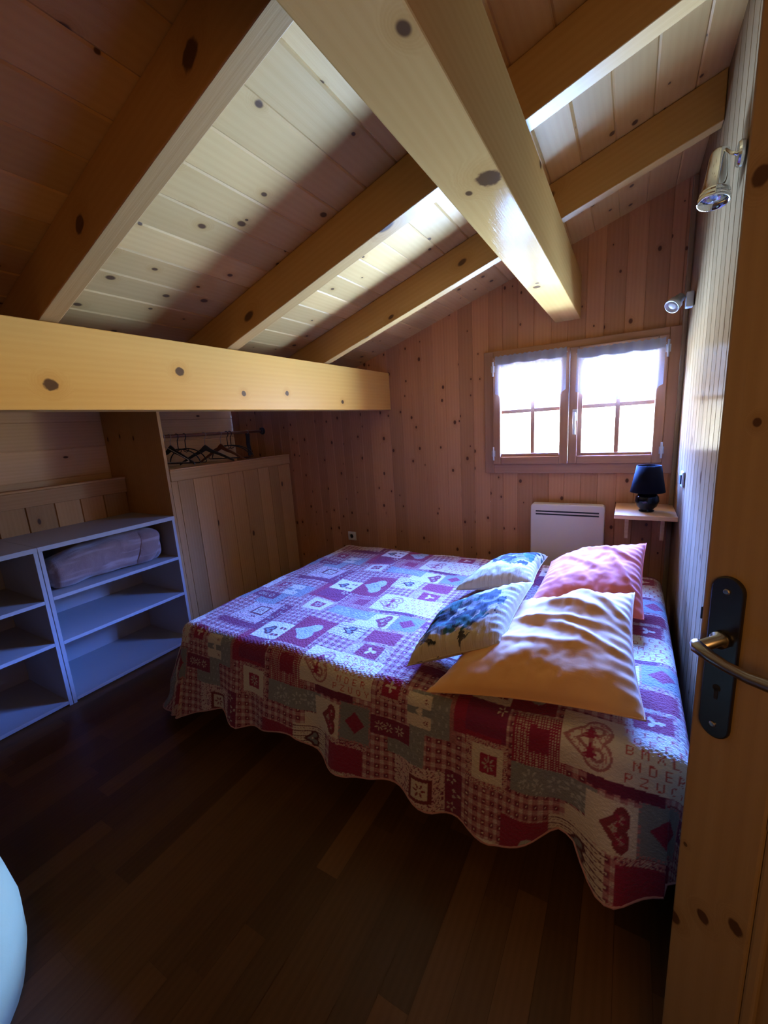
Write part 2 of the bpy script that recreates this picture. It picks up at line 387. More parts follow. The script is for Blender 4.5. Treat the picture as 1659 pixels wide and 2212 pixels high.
# ---- window_1
W=empty('window_1',((WX0+WX1)/2,D,WZ0),'small two-leaf wooden casement window with glazing bars','window',kind='structure')
yf=D-.012
fx0,fx1,fz0,fz1=-.862,.226,1.08,1.878
def frame_rect(mb,x0,x1,z0,z1,w,y0,y1,wt=None,wb=None):
    wt=wt or w; wb=wb or w
    mb.box((x0,y0,z0),(x0+w,y1,z1),2); mb.box((x1-w,y0,z0),(x1,y1,z1),2)
    mb.box((x0+w,y0,z0),(x1-w,y1,z0+wb),0); mb.box((x0+w,y0,z1-wt),(x1-w,y1,z1),0); return mb
frame_rect(MB(),fx0,fx1,fz0,fz1,.062,yf-.012,D+.10).build('outer_frame',M['frame'],W,bevel=.004)
for i,(x0,x1,g0,g1,gz0,gz1,bx) in enumerate(((-.801,-.334,-.747,-.362,1.212,1.766,-.5495),(-.331,.164,-.257,.112,1.207,1.757,-.068))):
    sx=frame_rect(MB(),x0,x1,1.141,1.838,.05,yf-.030,D+.045)
    s=sx.build('sash',M['frame'],W,bevel=.005)
    m2=MB(); frame_rect(m2,x0+.05,x1-.05,1.191,1.788,(g0-x0-.05) if g0-x0>.055 else .006,yf-.02,D+.03)
    # inner stepped moulding reaching the glass edge
    m2=MB(); a0,a1,b0,b1=x0+.048,x1-.048,1.189,1.79
    m2.box((a0,yf-.016,b0),(g0,D+.03,b1),2); m2.box((g1,yf-.016,b0),(a1,D+.03,b1),2)
    m2.box((g0,yf-.016,b0),(g1,D+.03,gz0),0); m2.box((g0,yf-.016,gz1),(g1,D+.03,b1),0)
    m2.build('glazing_bead',M['frame'],s,bevel=.003)
    gb=MB(); gb.box((bx-.0125,yf-.004,gz0),(bx+.0125,D+.03,gz1),2); gb.build('glazing_bar',M['frame'],s,bevel=.003)
    hz=1.487
    for u0,u1 in ((g0,bx-.0125),(bx+.0125,g1)):
        gb=MB(); gb.box((u0,yf-.004,hz-.012),(u1,D+.03,hz+.012),0); gb.build('glazing_bar',M['frame'],s,bevel=.003)
    gl=MB(); gl.face([(g0-.003,D+.02,gz0-.003),(g1+.003,D+.02,gz0-.003),(g1+.003,D+.02,gz1+.003),(g0-.003,D+.02,gz1+.003)]); gl.build('pane',M['glass'],s)
    hx=x0+.004 if i==0 else x1-.004
    for zc in (1.215,1.765):
        h=MB(); h.tube([(hx,yf-.036,zc-.045),(hx,yf-.036,zc+.045)],.006,10); h.box((hx-.012,yf-.033,zc-.02),(hx+.012,yf-.029,zc+.02),2); h.build('hinge',M['silver'],s)
h=MB(); h.box((-.309,yf-.038,1.405),(-.281,yf-.030,1.475),2); hb=h.build('window_handle',M['knobwhite'],W,bevel=.003)
h=MB(); h.tube([(-.295,yf-.038,1.448),(-.295,yf-.075,1.448)],.008,10); h.tube([(-.295,yf-.072,1.456),(-.295,yf-.074,1.40),(-.293,yf-.070,1.325)],[.009,.0085,.0075],10); h.build('lever',M['knobwhite'],hb,smooth=True)

# ---- door_1 : leaf standing open at the right, its latch edge towards the room
DE=Vector((.107,.742,0)); dd=Vector((.75,-.66,0)).normalized(); dn=Vector((-.66,-.75,0)).normalized()
DM=Matrix(((dd.x,-dn.x,0,DE.x),(dd.y,-dn.y,0,DE.y),(0,0,1,0),(0,0,0,1)))   # local x along leaf, y into leaf, z up
DR=empty('door_1',DE,'open spruce door at the right edge with dark handle plate','door',kind='structure')
LW,LH,LT=.73,2.02,.04
st=MB()
st.box((0,0,.008),(.112,LT,LH),2,DM,seed=0,tone=.5); st.box((LW-.112,0,.008),(LW,LT,LH),2,DM)
for z0,z1 in ((.008,.20),(.86,.98),(LH-.13,LH)): st.box((.112,0,z0),(LW-.112,LT,z1),0,DM)
st.build('stile_frame',M['door'],DR,bevel=.004)
for z0,z1 in ((.20,.86),(.98,LH-.13)):
    pn=MB(); pn.box((.112,.012,z0),(LW-.112,LT-.012,z1),2,DM); 
    mo=MB()
    for a,b in (((.112,.002,z0),(.130,.014,z1)),((LW-.13,.002,z0),(LW-.112,.014,z1)),((.13,.002,z0),(LW-.13,.014,z0+.018)),((.13,.002,z1-.018),(LW-.13,.014,z1))): mo.box(a,b,2,DM)
    po=pn.build('door_panel',M['door'],DR); mo.build('moulding',M['door'],po,bevel=.005)
# handle plate (rounded ends), lever, keyhole, screws
pc=.036; pw=.0215; pz0,pz1=.957,1.213
poly=[(pc+pw*math.cos(a),pz1-pw+pw*math.sin(a)) for a in np.linspace(0,math.pi,13)]+[(pc+pw*math.cos(a),pz0+pw+pw*math.sin(a)) for a in np.linspace(math.pi,2*math.pi,13)]
HP=MB().prism(poly,.007,DM@Matrix.Translation((0,-.007,0))).build('handle_plate',M['plate'],DR,bevel=.002)
HP['label']='dark metal handle plate'
for z in (pz1-.022,pz0+.022):
    MB().lathe([(.0045,0),(.0045,.0015),(.003,.0025)],M=DM@Matrix.Translation((pc,-.007,z))@Matrix.Rotation(R(90),4,'X'),n=14).build('screw',M['metal'],HP)
MB().lathe([(.0052,0),(.0052,.001)],M=DM@Matrix.Translation((pc,-.0068,1.040))@Matrix.Rotation(R(90),4,'X'),n=14).prism([(pc-.0025,1.022),(pc+.0025,1.022),(pc+.0025,1.04),(pc-.0025,1.04)],.001,DM@Matrix.Translation((0,-.0078,0))).build('keyhole',M['slot'],HP)
hz=1.118
lv=MB(); lv.lathe([(.0125,0),(.0125,.008),(.0085,.010),(.0085,.046)],M=DM@Matrix.Translation((pc,-.007,hz))@Matrix.Rotation(R(90),4,'X'),n=18)
pth=[(pc-.006,-.050,hz+.001),(pc,-.056,hz),(pc+.018,-.058,hz-.004),(pc+.038,-.056,hz-.009),(pc+.062,-.051,hz-.013),(pc+.086,-.047,hz-.012),(pc+.100,-.046,hz-.009)]
lv.tube([DM@Vector(q) for q in pth],[.008,.0095,.0085,.0075,.008,.009,.006],12)
lo=lv.build('door_lever',M['metal'],DR,smooth=True)
MB().box((-.004,.014,1.105),(0.0005,.028,1.165),2,DM).box((-.012,.016,1.125),(-.004,.026,1.145),2,DM).build('latch',M['plate'],DR,bevel=.001)

# ------------------------------------------------------------------ roof timbers
rl=['nearest lit rafter running down to the long purlin at upper left','middle rafter crossing behind the thick roof beam','rafter closest to the window wall, passing just above the beam end']
for (y0,y1),lab in zip(((.6853,.7418),(1.4089,1.4728),(2.1279,2.1838)),rl):
    mb=MB(); x0,x1=-1.98,XR-.002; off=0. if y0<1 else 3+random.random()*10; tone=random.random()
    zb=lambda x: cz(x)-HR; zt=lambda x: cz(x)-.002
    L=[(x0,y0,zb(x0)),(x1,y0,zb(x1)),(x1,y0,zt(x1)),(x0,y0,zt(x0))]; Q=[(a,y1,c) for a,b,c in L]
    n=len(mb.v); mb.v+=L+Q
    for k,f in enumerate(((0,1,2,3),(5,4,7,6),(4,5,1,0),(3,2,6,7),(4,0,3,7),(1,5,6,2))):
        pts=[(L+Q)[i] for i in f]
        mb.f.append(tuple(n+i for i in f)); mb.uv.append([(q[0]*1.05+off+k,(q[1] if k in(2,3) else q[2]-CB*q[0])+off*2+k*.5) for q in pts]); mb.tone.append(tone); mb.mi.append(0)
    tag(mb.build('rafter',M['rafter'],bevel=.003),lab,'rafter')
mb=MB(); mb.box((-.4247,YN+.01,1.9959),(-.284,D-.004,2.235),1,seed=0,tone=.5)
tag(mb.build('roof_beam',M['beam'],bevel=.004),'thick square roof beam running overhead to the wall above the window, underside lit blue','beam')
# purlin uv: face x -> u=y v=z
mb=MB(); mb.box((-1.70,YN+.01,1.5638),(-1.598,D-.004,1.835),1,seed=0,tone=.5)
for q in (5,): mb.uv[q]=[(u,v-5*.37) for u,v in mb.uv[q]]
tag(mb.build('purlin_beam',M['purlin'],bevel=.004),'long golden knotty horizontal beam above the shelves and hanging rail','beam')

mb=MB()
plank_strip(mb,widths(XE+.02-(XL-.03),.2,.006),XL-.03,lambda s,t,n:(s,t,lz(min(s,XE))-n),const(YN),const(D-.003),cham=.003)
tag(mb.build('ceiling',M['lining']),'board lining of the low eaves behind the long beam','ceiling',kind='structure')
# ------------------------------------------------------------------ closet under the eaves
DY=1.70
cp=empty('closet_front',(XC,2.3,0),'tall plank front of the hanging closet below the clothes rail','closet')
mb=MB(); plank_strip(mb,[.05]+widths(D-.006-DY-.024-.05,.135,.03),DY+.024,lambda s,t,n:(XC-.004+n,s,t),const(.0),const(1.16),cham=.002,groove=.006); 
mb.face([(XC-.02,DY+.024,0),(XC-.02,D-.006,0),(XC-.02,D-.006,1.2),(XC-.02,DY+.024,1.2)],None,.3)
mb.build('plank_panel',M['panel'],cp)
mb=MB(); mb.box((XC-.02,DY+.024,1.162),(XC+.004,D-.005,1.237),1); mb.build('top_rail',M['panel'],cp,bevel=.003)
mb=MB(); mb.box((XC-.06,DY+.024,1.2375),(XC+.008,D-.005,1.247),1); mb.build('ledge',M['panel'],cp,bevel=.002)
# divider between closet and shelves, top cut to the roof slope
mb=MB(); xs=XL+.01; xe=XC+.001
poly=[(xs,0),(xe,0),(xe,lz(xe)-.006),(xs,lz(xs)-.006)]
mb.prism(poly,.02,Matrix.Translation((0,DY,0)))
mb.uv=[[(b,a) for a,b in u] for u in mb.uv]
tag(mb.build('divider_panel',M['panel']),'upright wooden divider between the white shelves and the hanging closet','partition')
# recessed half-height plank front behind the white shelves
XB=-3.205
rp=empty('recess_front',(XB,.5,0),'low plank front with top rail behind the white shelves','panelling')
mb=MB(); plank_strip(mb,widths(DY-.003-YN-.02,.152,.004),YN+.02,lambda s,t,n:(XB+n-.012,s,t),const(0.),const(1.15),cham=.004,groove=.014); mb.build('plank_panel',M['panel'],rp)
mb=MB(); mb.box((XB-.02,YN+.02,1.09),(XB+.006,DY-.003,1.185),1); mb.build('top_rail',M['panel'],rp,bevel=.003)
mb=MB(); mb.box((XB-.08,YN+.02,1.1855),(XB+.012,DY-.003,1.20),1); mb.build('ledge',M['panel'],rp,bevel=.003)

# white shelf units
def shelf_unit(y0,y1,shelves,label):
    e=empty('shelf_unit',(XS-.2,(y0+y1)/2,0),label,'shelf','white shelf units under the eaves')
    t=.02; xb=XB+.012; zt=.932
    P=lambda n,a,b: MB().box(a,b,1).build(n,M['white'],e,bevel=.0015)
    P('top_panel',(xb,y0,zt-.026),(XS,y1,zt))
    P('side_panel',(xb,y0+.001,.0),(XS-.002,y0+t,zt-.026)); P('side_panel',(xb,y1-t,.0),(XS-.002,y1-.001,zt-.026))
    P('back_panel',(xb,y0+t,.0),(xb+.006,y1-t,zt-.026)); P('bottom_panel',(xb+.006,y0+t,.012),(XS-.002,y1-t,.032))
    for z in shelves: P('shelf',(xb+.006,y0+t,z-.02),(XS-.002,y1-t,z))
    return e
shelf_unit(.9095,DY-.002,(.645,.383),'white open shelf unit holding the rolled blanket, next to the closet')
shelf_unit(-.02,.9085,(.637,.390),'white empty open shelf unit cut off by the left picture edge')

# rolled blanket
def blanket():
    e=empty('rolled_blanket',(-2.9,1.28,.647),'mauve-grey rolled fleece blanket on the top shelf of the white unit','blanket')
    mb=MB(); ys=np.linspace(.965,1.63,46); nth=40
    for i,y in enumerate(ys):
        f=i/45; hgt=.075+.035*math.sin(min(1,f*1.5)*math.pi*.5)-.012*max(0,f-.75)/.25
        edge=min(1,min(i,45-i)/2.6+.15)**.5
        for k in range(nth):
            a=2*math.pi*k/nth
            wr=1+.035*math.sin(5*a+9*f)+.03*math.sin(22*f+2*a)+.02*math.sin(3*a-14*f)
            cxr=.13*edge*wr; czr=hgt*.5*1.9*.5*edge*wr
            cx_=math.copysign(abs(math.cos(a))**.75,math.cos(a)); sz=math.copysign(abs(math.sin(a))**.7,math.sin(a))
            mb.v.append((-2.862+cxr*cx_, y, .6495+hgt+max(-hgt,(hgt*1.02*sz*edge*wr))))
    n=nth
    for i in range(45):
        for k in range(n): mb.f.append((i*n+k,i*n+(k+1)%n,(i+1)*n+(k+1)%n,(i+1)*n+k)); mb.uv.append([(0,0)]*4); mb.tone.append(.5); mb.mi.append(0)
    for i,rv in((0,0),(45,1)):
        f=[i*n+k for k in range(n)]; mb.f.append(tuple(f if not rv else f[::-1])); mb.uv.append([(0,0)]*n); mb.tone.append(.5); mb.mi.append(0)
    mb.build('blanket_roll',M['blanket'],e,smooth=True)
    # folded flap across the right end
    mb=MB(); nn=24
    for j,(y0,dr) in enumerate(((1.45,.004),(1.462,.012),(1.52,.014),(1.56,.012),(1.575,.003))):
        for k in range(nn):
            a=-.9+2.6*k/(nn-1)
            mb.v.append((-2.862+(.132+dr)*math.copysign(abs(math.cos(a))**.75,math.cos(a)), y0+.02*math.sin(2.2*a)+.03*k/nn, .6495+.104+(.104+dr)*math.copysign(abs(math.sin(a))**.7,math.sin(a))*.98))
    for j in range(4):
        for k in range(nn-1): mb.f.append((j*nn+k,j*nn+k+1,(j+1)*nn+k+1,(j+1)*nn+k)); mb.uv.append([(0,0)]*4); mb.tone.append(.5); mb.mi.append(0)
    mb.build('folded_flap',M['blanket'],e,smooth=True)
blanket()

# clothes rail with brackets
RX,RZ=-2.985,1.470
cr=empty('clothes_rail',(RX,2.3,RZ),'reddish wooden clothes rail across the closet under the long beam','rail')
MB().tube([(RX,DY+.021,RZ),(RX,D-.02,RZ)],.0125,14).build('rail',M['railwood'],cr,smooth=True)
b=MB(); b.lathe([(.034,0),(.034,.006),(.02,.012),(.02,.03)],M=Matrix.Translation((RX,D-.005,RZ))@Matrix.Rotation(R(90),4,'X'),n=20); b.box((RX-.012,D-.03,RZ-.02),(RX+.012,D-.005,RZ+.03),2); b.build('rail_bracket',M['black'],cr,bevel=.002)

def hook(mb,y,top=RZ+.0145,drop=.075,r=.0022,rad=.019):
    """question-mark hook hung over the rail, local frame around (RX,y)"""
    pts=[(RX-rad*1.0,y,RZ-.012)]+[(RX-rad*math.cos(a),y,RZ-.004+ (rad)*math.sin(a)) for a in np.linspace(0,math.pi*.97,12)]
    pts+=[(RX+rad*.75,y,RZ-.018),(RX+rad*.15,y,RZ-.034),(RX,y,RZ-.048),(RX,y,RZ-drop)]
    mb.tube(pts,r,8); return mb
def turn(o,y,ang):
    M_=Matrix.Translation((RX,y,0))@Matrix.Rotation(ang,4,'Z')@Matrix.Translation((-RX,-y,0))
    o.matrix_world=M_@o.matrix_world
def hanger(kind,y,ang,label,drop=.07):
    e=empty('clothes_hanger',(RX,y,RZ),label,'hanger','hangers on the clothes rail')
    z0=RZ-drop
    if kind=='wire':
        hook(MB(),y,r=.002,drop=drop).build('hook',M['wire'],e,smooth=True)
        MB().tube([(RX,y,z0),(RX-.2,y,z0-.105),(RX-.207,y,z0-.115),(RX-.2,y,z0-.122),(RX+.2,y,z0-.122),(RX+.207,y,z0-.115),(RX+.2,y,z0-.105)],.002,8,closed=True).build('shoulders',M['wire'],e,smooth=True)
    elif kind=='tubular':
        hook(MB(),y,r=.0034,drop=drop).build('hook',M['black'],e,smooth=True)
        arc=[(RX+.21*math.sin(t),y,z0-.10*(1-math.cos(t*.9))*1.35-.0) for t in np.linspace(-1.35,1.35,21)]
        mb=MB(); mb.tube(arc,.0045,8); xe=arc[-1][0]; ze=arc[-1][2]
        mb.tube([arc[0],(-xe+2*RX-.004,y,ze-.012),(-xe+2*RX+.006,y,ze-.02),(xe-.006,y,ze-.02),(xe+.004,y,ze-.012),arc[-1]],.0035,8)
        mb.tube([(RX-.03,y,z0-.002),(RX-.026,y,z0-.02),(RX,y,z0-.027),(RX+.026,y,z0-.02),(RX+.03,y,z0-.002)],.0028,8)
        mb.build('shoulders',M['black'],e,smooth=True)
    else:
        hook(MB(),y,r=.002,drop=drop).build('hook',M['metal'],e,smooth=True)
        mb=MB(); top=[];bot=[]
        for q in np.linspace(-1,1,25):
            a=abs(q); x=RX+.215*q; zt=z0-.015-.115*a**1.15+.02*math.exp(-(a/.14)**2); th=.030-.012*a+.018*math.exp(-(a/.2)**2)
            top.append((x,zt)); bot.append((x,zt-th))
        poly=top[::-1]+bot
        mb.prism(poly,.014,Matrix.Translation((0,y-.007,0)))
        mb.build('shoulders',M['black'] if kind=='black' else M['railwood'],e,bevel=.004)
    for c in e.children:
        pass
    e.matrix_world=e.matrix_world@Matrix.Rotation(ang,4,'Z')
    return e
hanger('wire',1.905,R(12),'white wire hanger, first on the rail beside the wooden divider')
hanger('black',1.955,R(8),'black moulded hanger with bright metal hook just right of the white wire one')
hanger('tubular',2.015,R(6),'first of two thin black tubular hangers side by side',.10)
hanger('tubular',2.08,R(3),'second of two thin black tubular hangers side by side, left of the broad black one',.10)
hanger('black',2.255,R(38),'broad black moulded hanger alone in the middle of the rail',.088)
hanger('flat',2.41,R(16),'reddish wooden hanger right of the broad black hanger',.088)
hanger('tubular',2.48,R(14),'black tubular hanger, left of the last pair on the rail',.105)
hanger('tubular',2.515,R(14),'last black tubular hanger on the rail, nearest the window wall',.105)
# hanging strap
mb=MB(); xx=-3.3
e=empty('hanging_strap',(-3.06,2.62,1.30),'short dark strap hanging down in the closet right of the hangers','strap')
pts=[(-3.0,2.685),(-3.0,2.735)]
mb=MB()
for i in range(12):
    z=RZ-.012-.20*i/11; o_=.004*math.sin(i*.9)
    mb.v+=[(-2.985+o_,2.69+.006*i/11,z),(-2.985+o_,2.73+.006*i/11,z),(-2.991+o_,2.73+.006*i/11,z),(-2.991+o_,2.69+.006*i/11,z)]
for i in range(11):
    for k in range(4): mb.f.append((4*i+k,4*i+(k+1)%4,4*i+4+(k+1)%4,4*i+4+k)); mb.uv.append([(0,0)]*4); mb.tone.append(.5); mb.mi.append(0)
mb.f.append((0,1,2,3)); mb.uv.append([(0,0)]*4); mb.tone.append(.5); mb.mi.append(0); mb.f.append((47,46,45,44)); mb.uv.append([(0,0)]*4); mb.tone.append(.5); mb.mi.append(0)
mb.build('strap',M['strap'],e)
MB().tube([(RX+.016*math.cos(a),2.71,RZ+.016*math.sin(a)) for a in np.linspace(0,2*math.pi,20,endpoint=False)],.0025,6,closed=True).build('loop',M['silver'],e,smooth=True)

# ------------------------------------------------------------------ things on the walls
# radiator
ra=empty('panel_radiator',(-.32,2.82,.3),'cream electric panel radiator with two dark slots under the window','radiator')
x0,x1,z0,z1=-.541,-.106,.40,.889; rr=.022
poly=[]
for cx_,cz_,a0 in ((x1-rr,z1-rr,0),(x0+rr,z1-rr,90),(x0+rr,z0+rr,180),(x1-rr,z0+rr,270)):
    poly+=[(cx_+rr*math.cos(R(a0+t)),cz_+rr*math.sin(R(a0+t))) for t in range(0,91,15)]
rb=MB().prism(poly,.07,Matrix.Translation((0,2.805,0))).build('radiator_body',M['cream'],ra,bevel=.008,seg=3)
for zz in (.842,.823):
    MB().box((-.508,2.8035,zz-.0045),(-.138,2.8065,zz+.0045),0).build('slot',M['slot'],rb)
for q in (-.45,-.25): MB().box((q,2.875,.5),(q+.05,D+.004,.8),2).build('wall_bracket',M['metal'],ra)
# wall socket and switch
so=empty('wall_socket',(-2.053,D,.525),'cream wall socket low on the window wall behind the bed','socket')
MB().box((-2.093,D-.014,.487),(-2.013,D-.001,.563),0).build('cover_plate',M['plastic'],so,bevel=.004)
wl=MB().lathe([(.02,0),(.021,.003),(.017,.003),(.017,-.004)],M=Matrix.Translation((-2.053,D-.014,.525))@Matrix.Rotation(R(90),4,'X')).build('socket_well',M['plastic'],so,smooth=True)
for dx in (-.009,.009): MB().lathe([(.003,0),(.003,.002)],M=Matrix.Translation((-2.053+dx,D-.0125,.525))@Matrix.Rotation(R(90),4,'X'),n=10).build('socket_hole',M['slot'],wl)
sw=empty('light_switch',(XR,2.455,1.107),'small dark light switch on the right wall by the lamp','switch')
MB().box((XR-.012,2.418,1.07),(XR-.001,2.49,1.145),2).build('cover_plate',M['silver'],sw,bevel=.004)
MB().box((XR-.018,2.43,1.085),(XR-.012,2.478,1.13),2).build('rocker',M['black'],sw,bevel=.002)

# bedside wall shelf + lamp
bs=empty('bedside_shelf',(.08,2.6,.89),'small pine wall shelf under the window corner carrying the dark lamp','shelf')
MB().box((-.052,2.545,.872),(XR-.002,D-.006,.896),0).build('shelf_board',M['shelfwood'],bs,bevel=.003)
for q in (0.,.17): MB().prism([(0,0),(.02,0),(.02,.14),(0,.14)],.2,Matrix.Translation((q,2.68,.731))).build('bracket',M['shelfwood'],bs,bevel=.002)
tl=empty('table_lamp',(.1,2.66,.897),'dark navy table lamp with round base and cone shade on the pine shelf','lamp')
LP=(.1,2.67,.8975)
MB().lathe([(.036,0),(.038,.006),(.03,.012),(.048,.03),(.058,.058),(.055,.082),(.038,.104),(.018,.115),(.012,.125),(.012,.15)],LP).build('lamp_base',M['navyglaze'],tl,smooth=True)
MB().lathe([(.082,.108),(.0835,.109),(.058,.252),(.0565,.252),(.0805,.111)],LP,n=40).build('lamp_shade',M['navy'],tl,smooth=True)

# spotlights
def aim(src,dst): return (Vector(dst)-Vector(src)).to_track_quat('Z','Y').to_matrix().to_4x4()
s1=empty('wall_spotlight',(XR,1.75,2.14),'larger chrome wall spotlight with ringed tapered shade high beside the door','spotlight')
top=Vector((.193,1.765,2.176)); bot=Vector((.183,1.735,2.04))
A=Matrix.Translation(top)@aim(top,bot)
L=(bot-top).length
prof=[(.010,-.012),(.022,-.008),(.0245,0),(.030,L*.45),(.0355,L*.78),(.0385,L*.80),(.0385,L*.84),(.0365,L*.85),(.0365,L*.88),(.040,L*.89),(.040,L*.93),(.038,L*.94),(.038,L*.97),(.041,L*.975),(.041,L),(.037,L),(.033,L*.8),(.020,L*.3)]
MB().lathe(prof,M=A,n=40).build('lamp_shade',M['chrome'],s1,smooth=True)
MB().lathe([(.032,0),(.032,.008),(.028,.014)],M=Matrix.Translation((XR-.0045,1.66,2.12))@Matrix.Rotation(R(-90),4,'Y'),n=28).build('wall_mount',M['chrome'],s1,bevel=.001)
MB().tube([(XR-.014,1.66,2.12),(XR-.03,1.675,2.135),(.203,1.735,2.172),(.195,1.76,2.178)],.0048,10).build('arm',M['chrome'],s1,smooth=True)
s2=empty('wall_spotlight',(XR,2.64,1.955),'smaller silver wall spotlight tilted down near the window','spotlight')
MB().box((XR-.034,2.615,1.915),(XR-.004,2.665,1.985),2).build('wall_mount',M['silver'],s2,bevel=.004)
MB().tube([(XR-.034,2.64,1.965),(.175,2.64,1.962)],.0035,8).build('arm',M['silver'],s2,smooth=True)
a0=Vector((.176,2.642,1.962)); a1=a0+Vector((-.028,-.03,-.034)); L2=(a1-a0).length
A=Matrix.Translation(a0)@aim(a0,a1)
MB().lathe([(.006,-.022),(.019,-.018),(.022,-.006),(.022,.014),(.031,.024),(.034,L2+.004),(.031,L2+.004),(.027,L2-.004)],M=A,n=32).build('lamp_head',M['silver'],s2,smooth=True)
MB().lathe([(.027,L2-.005),(.014,L2-.001),(.0,L2)],M=A,n=24).build('bulb_face',M['white'],s2,smooth=True)

# cafe curtains
def curtain(x0,x1,ztop,label,tails):
    e=empty('cafe_curtain',((x0+x1)/2,yf-.05,ztop),label,'curtain','short sheer curtains on the window leaves')
    nx,nz=90,26; yy=yf-.047; ext=.018
    mb=MB()
    for i in range(nx+1):
        u=i/nx; x=x0+(x1-x0)*u
        edge=min(u,1-u); tail=tails[0] if u<.5 else tails[1]
        sc=.225+.06*math.sin(math.pi*u)**.7 if True else .2
        bot=ztop-(tail+(sc-tail)*min(1,edge/.1))-.012*abs(math.sin(u*math.pi*5))
        for j in range(nz+1):
            v=j/nz; amp=.004+.010*v
            mb.v.append((x+ (-.006 if u<.02 else 0)*v, yy-.004+amp*math.sin(u*math.pi*2*5.5+.6)*1.0, ztop+(bot-ztop)*v+ (.004*math.sin(u*70) if j==0 else 0)))
    for i in range(nx):
        for j in range(nz):
            a=i*(nz+1)+j; mb.f.append((a,a+1,a+nz+2,a+nz+1)); mb.uv.append([(0,0)]*4); mb.tone.append(.5); mb.mi.append(0)
    mb.build('sheer_panel',M['curtain'],e,smooth=True)
    # gathered heading band and tabs, rod in front of the sash
    mb=MB()
    for i in range(nx+1):
        u=i/nx; x=x0+(x1-x0)*u; w=.006*math.sin(u*math.pi*2*5.5+.6)
        sag=.008*abs(math.sin(u*math.pi*3))
        mb.v+=[(x,yy-.014+w,ztop+.006+.003*math.sin(u*90)),(x,yy-.014+w,ztop-.042-sag)]
    for i in range(nx): mb.f.append((2*i,2*i+1,2*i+3,2*i+2)); mb.uv.append([(0,0)]*4); mb.tone.append(.5); mb.mi.append(0)
    mb.build('heading_band',M['heading'],e,smooth=True)
    MB().tube([(x0-.004,yy,ztop-.018),(x1+.004,yy,ztop-.018)],.0035,8).build('curtain_rod',M['plastic'],e,smooth=True)
curtain(-.776,-.348,1.832,'short sheer curtain on the left window leaf',(.225,.235))
curtain(-.290,.145,1.812,'short sheer curtain on the right window leaf',(.235,.235))

# ------------------------------------------------------------------ bed
BX0,BX1,BY0,BY1,BZ=-1.845,.135,1.175,2.55,.556
bd=empty('bed',(-.85,1.86,0),'low double bed base and mattress under the patchwork bedspread','bed')
mt=MB(); mt.box((BX0+.035,BY0+.035,.32),(BX1-.035,BY1-.035,BZ-.014),0); mt.build('mattress',M['mattress'],bd,bevel=.05,seg=4)
MB().box((BX0+.04,BY0+.05,.19),(BX1-.04,BY1-.05,.32),0).build('bed_base',M['bedwood'],bd,bevel=.006)
for lx in (BX0+.14,BX1-.14):
    for ly in (BY0+.16,BY1-.16):
        MB().lathe([(.022,0),(.03,.19)],(lx,ly,0),n=16).build('leg',M['bedwood'],bd,smooth=True)

